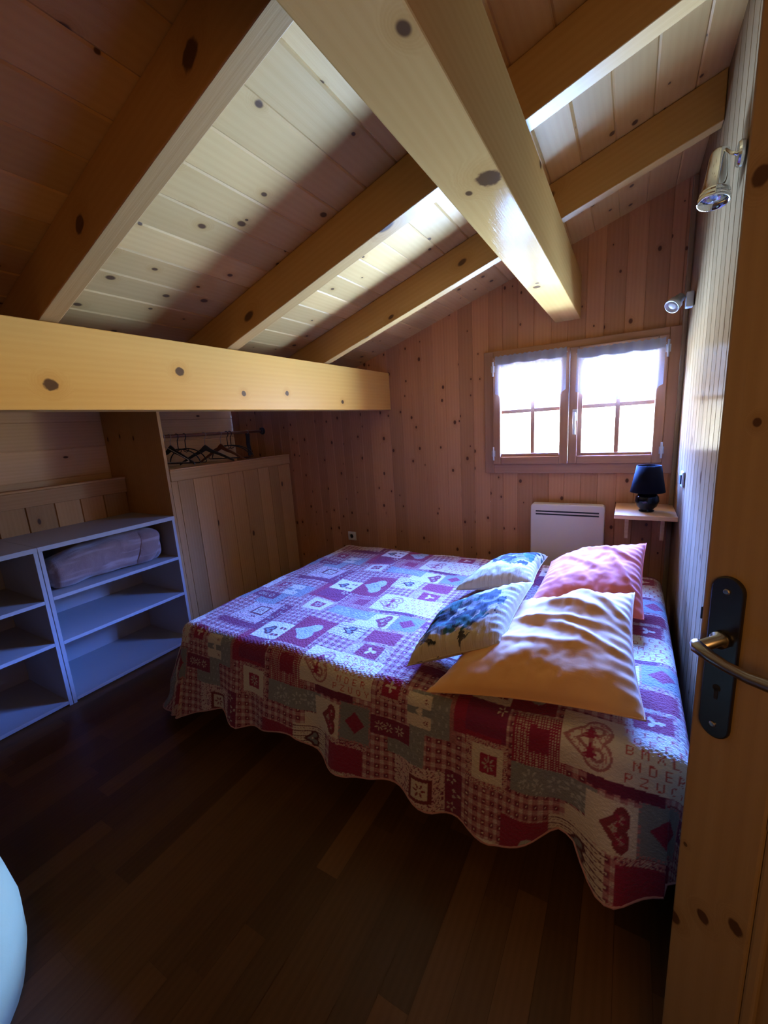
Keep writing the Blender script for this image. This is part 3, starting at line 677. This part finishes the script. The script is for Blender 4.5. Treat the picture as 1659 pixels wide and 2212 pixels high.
FONT={'A':'0E11111F111111','B':'1E11111E11111E','C':'0E11101010110E','D':'1E11111111111E','E':'1F10101E10101F','F':'1F10101E101010','G':'0E11101711110E','H':'1111111F111111','K':'11121418141211','L':'1010101010101F','M':'111B1515111111','N':'11191513111111','O':'0E11111111110E','P':'1E11111E101010','R':'1E11111E141211','S':'0F10100E01011E','T':'1F040404040404','U':'1111111111110E','V':'11111111110A04','X':'11110A040A1111','Y':'11110A04040404','Z':'1F01020408101F'}
CREAM=np.array((.60,.50,.34)); RED=np.array((.28,.014,.040)); MAROON=np.array((.17,.013,.042)); GREY=np.array((.22,.215,.18)); PINK=np.array((.43,.165,.135)); INK=np.array((.20,.025,.03)); WHITE=np.array((.66,.58,.45))
TX,TY=1.05,.595
def quilt_color(U,V):
    """patchwork print: U along the bed, V across it (metres); the printed block repeats every TX x TY"""
    q=np.clip((U+.42)/.32,0,1); U=U+.078*q*q*(3-2*q)
    x=((U+1.78)%TX)-1.78; y=((V-1.17)%TY)+1.17
    C=np.zeros(U.shape+(3,))
    # plaid ground
    p=.034; a=((U/p)%1<.56).astype(float); b=((V/p)%1<.56).astype(float)
    w=a+b; two=(w>1.5)[...,None]; one=((w>.5)&(w<1.5))[...,None]
    C[:]=np.where(two,np.array((.30,.06,.07)),np.where(one,np.array((.43,.19,.165)),np.array((.56,.41,.31))))
    C*=(1-.18*((np.sin(2*np.pi*U/.0085)>.3)|(np.sin(2*np.pi*V/.0085)>.3)))[...,None]
    du=np.abs(((U/p-.28)+.5)%1-.5)*p; dv=np.abs(((V/p-.28)+.5)%1-.5)*p
    q=np.maximum(du,dv)
    gate=((np.floor(U/p-.25+.5)+np.floor(V/p-.25+.5))%2==0)
    C[q<.0066]=MAROON*.8; C[q<.0025]=CREAM
    rn=np.random.default_rng(3); 
    h=lambda k: np.modf(np.abs(np.sin(np.floor(U/.004)*12.9898+np.floor(V/.004)*78.233+k)*43758.5453))[0]
    def rect(x0,x1,y0,y1):
        m=np.zeros(U.shape,bool); lx=x
        for ox in (-TX,0,TX):
            for oy in (-TY,0,TY): m|=(x>=x0+ox)&(x<x1+ox)&(y>=y0+oy)&(y<y1+oy)
        return m
    def loc(cx,cy):
        lx=((x-cx+TX/2)%TX)-TX/2; ly=((y-cy+TY/2)%TY)-TY/2; return lx,ly
    def fill(m,c,var=.0):
        C[m]=c
        if var: C[m]*=(1-var*.5+var*h(1.7)[m])[:,None]
    def lace(m,base=PINK):
        C[m]=base; t=((np.sin(U*900)*np.sin(V*900))>.15)&m; C[t]=CREAM*.85; t=(h(4.)>.8)&m; C[t]=MAROON
    def heart(cx,cy,s,ang=90,sx=1.,sy=1.):
        lx,ly=loc(cx,cy); t=R(ang); X=(math.cos(t)*lx+math.sin(t)*ly)/s/sx; Y=(-math.sin(t)*lx+math.cos(t)*ly)/s/sy
        ax=np.abs(X); tri=np.maximum((ax-(Y+1.05)*.70)*.82,Y-.45)
        return np.minimum(np.hypot(ax-.46,Y-.36)-.56,tri)
    HA=-90
    def flower(cx,cy,r,c,n=8,inner=.25):
        lx,ly=loc(cx,cy); rr=np.hypot(lx,ly); th=np.arctan2(ly,lx)
        C[(rr<r*(.55+.45*np.cos(n*th)))&(rr>r*inner)]=c
    # --- patches, bottom to top
    m=rect(-1.82,-1.66,1.54,1.61); fill(m,MAROON); 
    for cx in (-1.78,-1.745,-1.70): flower(cx,1.575,.02,CREAM*.8,7,.35)
    m=rect(-1.79,-1.69,1.675,1.78); lace(m); fill(rect(-1.775,-1.705,1.69,1.765),RED); flower(-1.74,1.728,.022,CREAM,4,.0)
    m=rect(-1.66,-1.50,1.60,1.745)|rect(-1.75,-1.60,1.485,1.61); 
    m&=~rect(-1.75,-1.66,1.54,1.61); fill(m,GREY,.12); 
    lx,ly=loc(0,0); sp=(np.abs(((x*40+np.floor(y*36)*.5)%1)-.5)<.10)&(np.abs((y*36%1)-.5)<.22)&m; C[sp]=GREY*1.55
    m=rect(-1.67,-1.58,1.62,1.735); fill(m,CREAM); fill(rect(-1.67,-1.58,1.662,1.688),GREY*.9); C[heart(-1.625,1.675,.014,HA)<0]=CREAM
    for cy in (1.64,1.712): flower(-1.598,cy,.010,INK,8,.2)
    fill(rect(-1.515,-1.49,1.60,1.83),PINK*.8,.5)
    fill(rect(-1.50,-1.455,1.645,1.85),RED); fill(rect(-1.75,-1.455,1.243,1.287),MAROON); fill(rect(-1.46,-1.30,1.65,1.785),MAROON*1.15)
    fill(rect(-1.46,-1.32,1.62,1.665),RED)
    m=rect(-1.455,-1.29,1.50,1.65); lace(m); fill(rect(-1.432,-1.308,1.517,1.633),CREAM); fill(rect(-1.402,-1.335,1.545,1.607),RED); flower(-1.368,1.576,.026,CREAM*.7,8,.3)
    m=rect(-1.72,-1.53,1.30,1.485); lace(m,np.array((.58,.38,.31))); fill(rect(-1.655,-1.57,1.365,1.45),INK*.8); fill(rect(-1.643,-1.582,1.377,1.438),CREAM*.9); flower(-1.6125,1.4075,.024,INK,6,.3)
    m=rect(-1.53,-1.468,1.29,1.50); fill(m,MAROON)
    for k in range(4): flower(-1.499+.008*(-1)**k,1.32+.05*k,.019,CREAM*.75,5 if k%2 else 3,.4)
    m=rect(-1.46,-1.31,1.195,1.335); fill(m,WHITE); hh=heart(-1.41,1.262,.034,HA); C[hh<.0]=GREY*.9; C[(hh<0)&(hh>-.28)]=INK*.5; flower(-1.345,1.29,.020,INK,2,.1); flower(-1.35,1.232,.024,INK,2,.1)
    m=rect(-1.31,-1.13,1.187,1.44); fill(m,RED*.86); hh=heart(-1.225,1.31,.066,HA,1.15,.95); C[hh<0]=GREY*1.6; mm=(hh<0); C[mm&(h(9.)>.7)]=GREY*2.; flower(-1.222,1.315,.03,GREY*1.1,5,.3)
    flower(-1.33,1.168,.022,CREAM,5,.35)
    m=rect(-1.275,-1.085,1.61,1.775); C[m]=RED*.95; t=((np.abs((U/.008)%1-.5)<.27)&(np.abs((V/.008)%1-.5)<.27))&m; C[t]=CREAM*.85; fill(rect(-1.212,-1.142,1.662,1.735),RED*.85)
    m=rect(-1.275,-1.0,1.525,1.615); fill(m,GREY,.1)
    for cx,cy,r in ((-1.2,1.575,.032),(-1.17,1.55,.022),(-1.115,1.57,.028),(-1.06,1.58,.033),(-1.04,1.55,.022),(-1.23,1.55,.016)): flower(cx,cy,r,GREY*1.75,7,.45)
    m=rect(-1.135,-.975,1.34,1.468); fill(m,CREAM); 
    sy=((y-1.34)/.0213)%1; C[m&(np.abs(sy-.5)<.10)]=INK*.6+GREY*.2; C[m&(np.abs(sy)<.12)&(np.abs((U/.012)%1-.5)<.25)]=INK*.7
    hh=heart(-1.055,1.405,.034,HA); C[hh<0]=GREY*.85; C[(hh<0)&(hh>-.25)]=INK*.4; C[np.hypot(*loc(-1.055,1.405))<.004]=CREAM
    m=rect(-1.03,-.885,1.47,1.605)|rect(-1.085,-1.02,1.468,1.52); fill(m,CREAM)
    hh=heart(-.955,1.538,.045,HA,1.25,.85); C[hh<0]=PINK*.8; C[(hh<0)&(hh>-.35)]=INK; C[(hh<-.35)&(h(2.)>.45)&(hh<0)]=CREAM*.7; flower(-.945,1.56,.018,RED,3,.1); flower(-.945,1.515,.018,RED,3,.1)
    m=rect(-.95,-.80,1.35,1.455); fill(m,RED*.85)
    m=rect(-.955,-.785,1.455,1.475); lace(m)
    m=rect(-.905,-.765,1.475,1.632); fill(m,GREY*.9); lx,ly=loc(-.835,1.553); bd_=np.maximum(np.abs(lx)/.07,np.abs(ly)/.0785); C[(bd_>.86)&(bd_<1)&(h(6.)>.5)]=PINK; C[(bd_>.97)&(bd_<1)]=INK; C[(np.abs(lx)+np.abs(ly))<.042]=RED*.8
    m=rect(-.975,-.785,1.225,1.355); lace(m); t=((np.abs((U/.007)%1-.5)<.3)&(np.abs((V/.007)%1-.5)<.3))&m; C[t]=CREAM*.8; fill(rect(-.922,-.82,1.24,1.332),RED*.85); flower(-.87,1.287,.028,CREAM,3,.0)
    m=rect(-1.105,-.765,1.652,1.83); fill(m,CREAM)
    hh=heart(-1.03,1.738,.066,HA,1.1,1.); C[(hh<0)&(hh>-.10)]=PINK*.8; C[(hh<-.30)&(hh>-.42)]=PINK*.8; C[(hh<-.10)&(hh>-.30)&(h(3.)>.72)]=PINK
    for cx,cy in ((-1.025,1.765),(-1.025,1.715)):
        lx,ly=loc(cx,cy); C[(ly>-.02)&(ly<.022)&(np.abs(lx)<(.022-ly)*.42*(1+.35*np.sign(np.sin(ly*520))))]=RED
    fill(rect(-1.03,-.845,1.622,1.652),MAROON*.8)
    rows=['PZUOY','NDERK','BMXLV','OFANS','MTCGH']
    for r_,row in enumerate(rows):
        for k,ch in enumerate(row):
            cx=-.932+.036*k+(.018 if r_%2 else 0); cy=1.672+.034*r_
            if cx>-.772: continue
            lx,ly=loc(cx,cy); bits=FONT[ch]; W_,H_=.0185,.024
            ci=np.floor((lx/W_+.5)*5).astype(int); ri=np.floor((.5-ly/H_)*7).astype(int)
            ok=(ci>=0)&(ci<5)&(ri>=0)&(ri<7)
            rowv=np.array([int(bits[2*i:2*i+2],16) for i in range(7)])
            on=ok.copy(); on[ok]=((rowv[ri[ok]]>>(4-ci[ok]))&1).astype(bool)
            C[on]=np.array((.42,.06,.035))
    return np.clip(C,0,1)

def bedspread():
    rc=.055                       # edge roll radius
    def axis(lo,hi,fl,fh,step,cl,ch):
        a=np.concatenate([np.arange(-fl,0,cl)+lo, np.arange(lo,hi,step), np.arange(0,fh+ch,ch)+hi]); return a
    # unrolled cloth coordinates
    Ld,Lf,Lh,Lb=.53,.54,.50,.46
    us=axis(BX0,BX1,Lf,Lh,.0036,.0042,.006); vs=axis(BY0,BY1,Ld,Lb,.0036,.0038,.02)
    U,V=np.meshgrid(us,vs,indexing='ij')
    ou=np.where(U<BX0,U-BX0,np.where(U>BX1,U-BX1,0)); ov=np.where(V<BY0,V-BY0,np.where(V>BY1,V-BY1,0))
    # wavy hem: near side length varies along x
    hx=np.array([-2.5,-1.85,-1.70,-1.59,-1.47,-1.36,-1.26,-1.15,-1.01,-.87,-.72,-.63,-.52,-.42,-.33,-.27,-.18,-.13,-.085,-.06,-.03,.02,.10,.18,.6])
    hl=np.array([.10,.105,.16,.195,.155,.18,.205,.23,.165,.155,.19,.185,.15,.165,.135,.155,.205,.235,.225,.18,.155,.165,.195,.22,.26])
    drop=BZ-np.interp(U,hx,hl)
    Lnear=(drop+.03)
    # square corner -> rounded corner
    au,av=np.abs(ou),np.abs(ov)
    Lu=np.where(ou<0,Lf,Lh)*1.0; Lv=np.where(ov<0,Lnear,Lb)
    fu=np.clip(au/np.where(ou<0,Lf,Lh+.006),0,1); fv=np.clip(av/np.where(ov<0,Ld,Lb+.02),0,1)
    du=fu*Lu; dv=fv*Lv
    corner=(fu>0)&(fv>0)
    mx=np.maximum(fu,fv); ln=np.hypot(fu,fv)+1e-9; sc=np.where(corner,mx/ln,1.)
    du=du*sc; dv=dv*sc
    r=np.hypot(du,dv); dx=np.where(r>0,du/(r+1e-9),0)*np.sign(ou); dy=np.where(r>0,dv/(r+1e-9),0)*np.sign(ov)
    arc=rc*math.pi/2; th=np.clip(r/rc,0,math.pi/2); rest=np.maximum(r-arc,0)
    # perimeter coordinate for folds
    per=U*1.0-V*1.0
    fold=np.zeros_like(U)
    near=(ov<0)
    xk=U
    fa=.020*np.sin(xk*2*np.pi/.31+.6)+.014*np.sin(xk*2*np.pi/.185+1.9)+.010*np.sin(xk*2*np.pi/.47)
    fa+=.045*np.exp(-((xk-.02)/.07)**2)-.035*np.exp(-((xk+.14)/.06)**2)
    fold=np.where(near,fa,0)
    ang=np.arctan2(np.abs(dy),np.abs(dx)+1e-9)
    fb=.022*np.sin(V*2*np.pi/.33)+.012*np.sin(V*2*np.pi/.2+1)
    fold=np.where((~near)&(au>0),fb,fold)
    fold=np.where(near&(au>0),fold*.5+.035*np.sin(ang*5.+.6),fold)
    k=np.clip(rest/.42,0,1)
    headlim=np.where(ou>0,.35,1.)
    flare=np.where(ou>0,.05,.16)*rest+fold*k**1.1*headlim
    flare=np.where((ou<0),flare+.24*rest*np.abs(dx),flare)
    flare=np.where((ou>0)&(np.abs(dy)<.9),np.minimum(flare,.035),flare)
    horiz=rc*np.sin(th)+flare; vert=rc*(1-np.cos(th))+rest*.985
    bx=np.clip(U,BX0,BX1); by=np.clip(V,BY0,BY1)
    X=bx+dx*horiz-np.sign(ou)*0; Y=by+dy*horiz
    # shrink so that the roll starts inside the edge
    X=X-np.where(ou<0,-1,np.where(ou>0,1,0))*0; 
    # gentle lumps on top
    lump=.006*np.sin(U*5.1+1)*np.sin(V*6.3)+.004*np.sin(U*11+V*7)+.0025*np.sin(U*23-V*17)
    puck=.0011*np.sin(U*2*np.pi/.021+1.5*np.sin(V*90))*np.sin(V*2*np.pi/.017+1.2*np.sin(U*75))
    edge=np.clip(1-r/.1,0,1)
    Z=BZ-vert+(lump*edge)+puck
    Y=Y-puck*np.abs(dy)*np.where(ov<0,1,-1)
    Z=np.maximum(Z,.012)
    Uf=bx+np.sign(ou)*du; Vf=by+np.sign(ov)*dv
    col=quilt_color(Uf,Vf)
    nu,nv=U.shape
    co=np.stack([X,Y,Z],-1).reshape(-1,3).astype(np.float32)
    idx=np.arange(nu*nv).reshape(nu,nv)
    q=np.stack([idx[:-1,:-1],idx[1:,:-1],idx[1:,1:],idx[:-1,1:]],-1).reshape(-1,4).astype(np.int32)
    me=bpy.data.meshes.new('bedspread'); me.vertices.add(len(co)); me.vertices.foreach_set('co',co.ravel())
    me.loops.add(q.size); me.loops.foreach_set('vertex_index',q.ravel()); me.polygons.add(len(q))
    me.polygons.foreach_set('loop_start',np.arange(0,q.size,4,dtype=np.int32)); me.polygons.foreach_set('loop_total',np.full(len(q),4,np.int32))
    me.polygons.foreach_set('use_smooth',np.ones(len(q),bool))
    me.update(); me.validate()
    at=me.attributes.new('quilt','FLOAT_COLOR','POINT'); at.data.foreach_set('color',np.concatenate([col.reshape(-1,3),np.ones((len(co),1))],1).astype(np.float32).ravel())
    ul=me.uv_layers.new(name='UVMap'); uvp=np.stack([Uf,Vf],-1).reshape(-1,2).astype(np.float32); ul.data.foreach_set('uv',uvp[q.ravel()].ravel())
    me.materials.append(M['quilt'])
    o=bpy.data.objects.new('bedspread',me); COL.objects.link(o)
    tag(o,'red and grey patchwork quilt bedspread with hearts and alphabet covering the bed','bedspread')
    # piping along the hem
    co3=np.stack([X,Y,Z],-1)
    loop=list(co3[::6,0])+list(co3[-1,::6])+list(co3[::-6,-1])+list(co3[0,::-6])
    pts=[loop[0]]
    for p_ in loop[1:]:
        if np.linalg.norm(p_-pts[-1])>.008: pts.append(p_)
    MB().tube([Vector(p_) for p_ in pts],.0032,6,closed=True).build('hem_piping',M['piping'],o,smooth=True)
    return o
M['piping']=plain('quilt_piping',(.42,.2,.16),.8,nscale=200)
bedspread()

# ------------------------------------------------------------------ pillows
from mathutils import noise as mn
def pillow(name,corners,thick,mat,label,cat,part,wr=.006,sink=.5,bow=.03,seed=0,n=64,sharp=.55,edge_z=None,seam=True,creases=()):
    """corners: near-left, near-right, far-right, far-left (x,y,z) of the seam outline"""
    P=[Vector(c) for c in corners]; nrm=((P[1]-P[0]).cross(P[3]-P[0])).normalized()
    e=empty(name,sum(P,Vector())/4,label,cat)
    mb=MB(); 
    def pt(s,t,side):
        S=(s+1)/2;T=(t+1)/2
        # edges bow inwards between the corners
        q=P[0]*(1-S)*(1-T)+P[1]*S*(1-T)+P[2]*S*T+P[3]*(1-S)*T
        cen=sum(P,Vector())/4
        b=bow*((1-s*s)*t*t*t*t+(1-t*t)*s*s*s*s)
        q=q+(cen-q)*b*1.2
        h=((1-abs(s)**2.6)*(1-abs(t)**2.6))**sharp
        w=mn.fractal(Vector((s*1.6+seed,t*1.6,seed*3.1)),.9,2.,4)*wr*(.35+h)
        edge=max(abs(s),abs(t)); pk=.0035*math.sin((s if abs(t)>abs(s) else t)*38+seed)*max(0,edge-.55)/.45*h**.3
        for (s0,t0,ang,wd,am) in creases:
            dq=(s-s0)*math.cos(ang)+(t-t0)*math.sin(ang); al=-(s-s0)*math.sin(ang)+(t-t0)*math.cos(ang)
            w+=am*math.exp(-(dq/wd)**2)*max(0,1-(al/.7)**2)
        if side>0: return q+nrm*(thick*(1-sink)*h+w*min(1,h*2)+pk)
        return q-nrm*(thick*sink*h-abs(w)*.2*min(1,h*2))
    for side in (1,-1):
        o=len(mb.v)
        for i in range(n+1):
            for j in range(n+1): mb.v.append(tuple(pt(-1+2*i/n,-1+2*j/n,side)))
        for i in range(n):
            for j in range(n):
                a=o+i*(n+1)+j; f=(a,a+n+1,a+n+2,a+1); uvq=[(i/n,j/n),((i+1)/n,j/n),((i+1)/n,(j+1)/n),(i/n,(j+1)/n)]
                if side<0: f=f[::-1]; uvq=uvq[::-1]
                mb.f.append(f); mb.uv.append(uvq); mb.tone.append(.5); mb.mi.append(0)
    mb.build(part,mat,e,smooth=True)
    if seam:
        ring=[pt(-1+2*i/40,-1,1) for i in range(40)]+[pt(1,-1+2*i/40,1) for i in range(40)]+[pt(1-2*i/40,1,1) for i in range(40)]+[pt(-1,1-2*i/40,1) for i in range(40)]
        MB().tube(ring,.0028,6,closed=True).build('seam_piping',mat,e,smooth=True)
    return e
pillow('pillow',[(-.54,1.115,.580),(.075,1.19,.625),(.045,1.76,.765),(-.42,1.78,.615)],.13,M['orange'],'large rumpled orange pillow at the front of the bed','pillow','pillowcase',wr=.012,sink=.25,seed=2,bow=.06,n=80,
       creases=[(.1,.35,1.35,.07,.016),(.0,.05,1.45,.05,.014),(.3,-.15,1.2,.05,.012),(.5,.55,1.0,.08,.016),(-.1,-.35,1.5,.05,.008)])
pillow('pillow',[(-.36,1.86,.612),(.085,1.84,.625),(.095,2.30,.815),(-.34,2.36,.655)],.12,M['coral'],'coral pink pillow leaning behind the orange pillow','pillow','pillowcase',wr=.011,sink=.25,seed=5,bow=.05,
       creases=[(.2,.5,1.1,.06,.014),(-.2,.1,.9,.06,.012),(.6,-.2,.5,.06,.012)])
pillow('scatter_cushion',[(-.645,1.18,.610),(-.345,1.31,.690),(-.325,1.76,.755),(-.655,1.52,.645)],.115,M['leafA'],'near leaf-print cushion leaning on the orange pillow','cushion','cushion_cover',wr=.009,sink=.3,seed=8,bow=.06,sharp=.42)
pillow('scatter_cushion',[(-.735,1.90,.605),(-.385,2.06,.625),(-.375,2.44,.655),(-.63,2.30,.62)],.12,M['leafB'],'far leaf-print cushion beside the coral pillow','cushion','cushion_cover',wr=.009,sink=.3,seed=11,bow=.06,sharp=.42)

# ------------------------------------------------------------------ rounded cloth-covered thing at the lower left corner
pf=empty('pouf',(-1.50,-.06,0),'pale cloth-covered round pouf cut off in the lower left corner','pouf')
prof=[(.0,.0),(.27,0),(.305,.03),(.325,.12),(.33,.22),(.318,.32),(.29,.375),(.25,.40),(.12,.415),(.0,.418)]
MB().lathe(prof,(-1.50,-.06,0),n=48).build('pouf_cover',M['poufcloth'],pf,smooth=True)
MB().tube([(-1.50+.293*math.cos(a),-.06+.293*math.sin(a),.374) for a in np.linspace(0,2*math.pi,60,endpoint=False)],.006,8,closed=True).build('piping',M['poufcloth'],pf,smooth=True)

# ------------------------------------------------------------------ light: blue sky above, bright pale ground below, added warm fill behind the viewpoint
Wd=bpy.data.worlds.new('sky'); SC.world=Wd; Wd.use_nodes=True; nt=Wd.node_tree; nt.nodes.clear()
tc=nt.nodes.new('ShaderNodeTexCoord'); sp=nt.nodes.new('ShaderNodeSeparateXYZ'); nt.links.new(tc.outputs['Generated'],sp.inputs[0])
mr=nt.nodes.new('ShaderNodeMapRange'); nt.links.new(sp.outputs[2],mr.inputs[0]); mr.inputs[1].default_value=-1; mr.inputs[2].default_value=1
rp=nt.nodes.new('ShaderNodeValToRGB'); nt.links.new(mr.outputs[0],rp.inputs[0]); e=rp.color_ramp
SKY_UP=(.6,1.6,7.6); GROUND=(.41,.72,1.32)
G=lambda k:[c*k for c in GROUND]
stops=((0.,(.02,.035,.05)),(.165,(.04,.07,.10)),(.20,G(2.9)),(.30,G(2.6)),(.40,G(1.5)),(.455,(.95,.98,.88)),(.495,(.78,.82,.76)),(.51,(.25,.36,.6)),(.575,(.32,.5,1.0)),(.615,(.5,.85,2.4)),(.66,SKY_UP),(.82,SKY_UP),(.91,(.12,.3,1.6)),(1.,(.1,.25,1.2)))
e.elements[0].color=c4(stops[0][1]); e.elements[0].position=0.
e.elements[1].color=c4(stops[-1][1]); e.elements[1].position=1.
for p_,c_ in stops[1:-1]:
    x=e.elements.new(p_); x.color=c4(c_)
bg=nt.nodes.new('ShaderNodeBackground'); nt.links.new(rp.outputs[0],bg.inputs[0]); bg.inputs[1].default_value=120.
wo=nt.nodes.new('ShaderNodeOutputWorld'); nt.links.new(bg.outputs[0],wo.inputs[0])
def area(name,loc,rot,sx,sy,power,color,portal=False):
    l=bpy.data.lights.new(name,'AREA'); l.shape='RECTANGLE'; l.size=sx; l.size_y=sy; l.energy=power; l.color=color
    if portal: l.cycles.is_portal=True
    o=bpy.data.objects.new(name,l); COL.objects.link(o); o.location=loc; o.rotation_euler=rot; return o
area('window_portal',((WX0+WX1)/2,D+.06,(WZ0+WZ1)/2),(R(-90),0,0),WX1-WX0,WZ1-WZ0,1,(1,1,1),True)
hl=area('warm_fill',(.25,-.55,1.55),(R(78),0,R(18)),.5,.5,4.,(1.,.48,.14))  # added warm fill to lift the shaded near faces, no lamp seen there

# ------------------------------------------------------------------ camera
yaw,pit,rol=R(30.6416),R(-11.6672),R(-3.6361)
F=Vector((-math.sin(yaw)*math.cos(pit),math.cos(yaw)*math.cos(pit),math.sin(pit)))
R0=F.cross(Vector((0,0,1))).normalized(); U0=R0.cross(F)
Rv=math.cos(rol)*R0+math.sin(rol)*U0; Uv=-math.sin(rol)*R0+math.cos(rol)*U0
cd=bpy.data.cameras.new('camera'); cam=bpy.data.objects.new('camera',cd); COL.objects.link(cam)
cam.matrix_world=Matrix(((Rv.x,Uv.x,-F.x,0),(Rv.y,Uv.y,-F.y,0),(Rv.z,Uv.z,-F.z,1.45),(0,0,0,1)))
cd.sensor_fit='VERTICAL'; cd.sensor_height=36.; cd.lens=903.45/2212*36.; cd.clip_start=.02; cd.clip_end=100
SC.camera=cam
vs=SC.view_settings; vs.view_transform='Standard'; vs.look='None'; vs.exposure=.32; vs.gamma=1.; vs.use_curve_mapping=False
SC.cycles.max_bounces=10; SC.cycles.diffuse_bounces=6; SC.cycles.transparent_max_bounces=12; SC.cycles.sample_clamp_indirect=12.
SC.cycles.caustics_reflective=False; SC.cycles.caustics_refractive=False
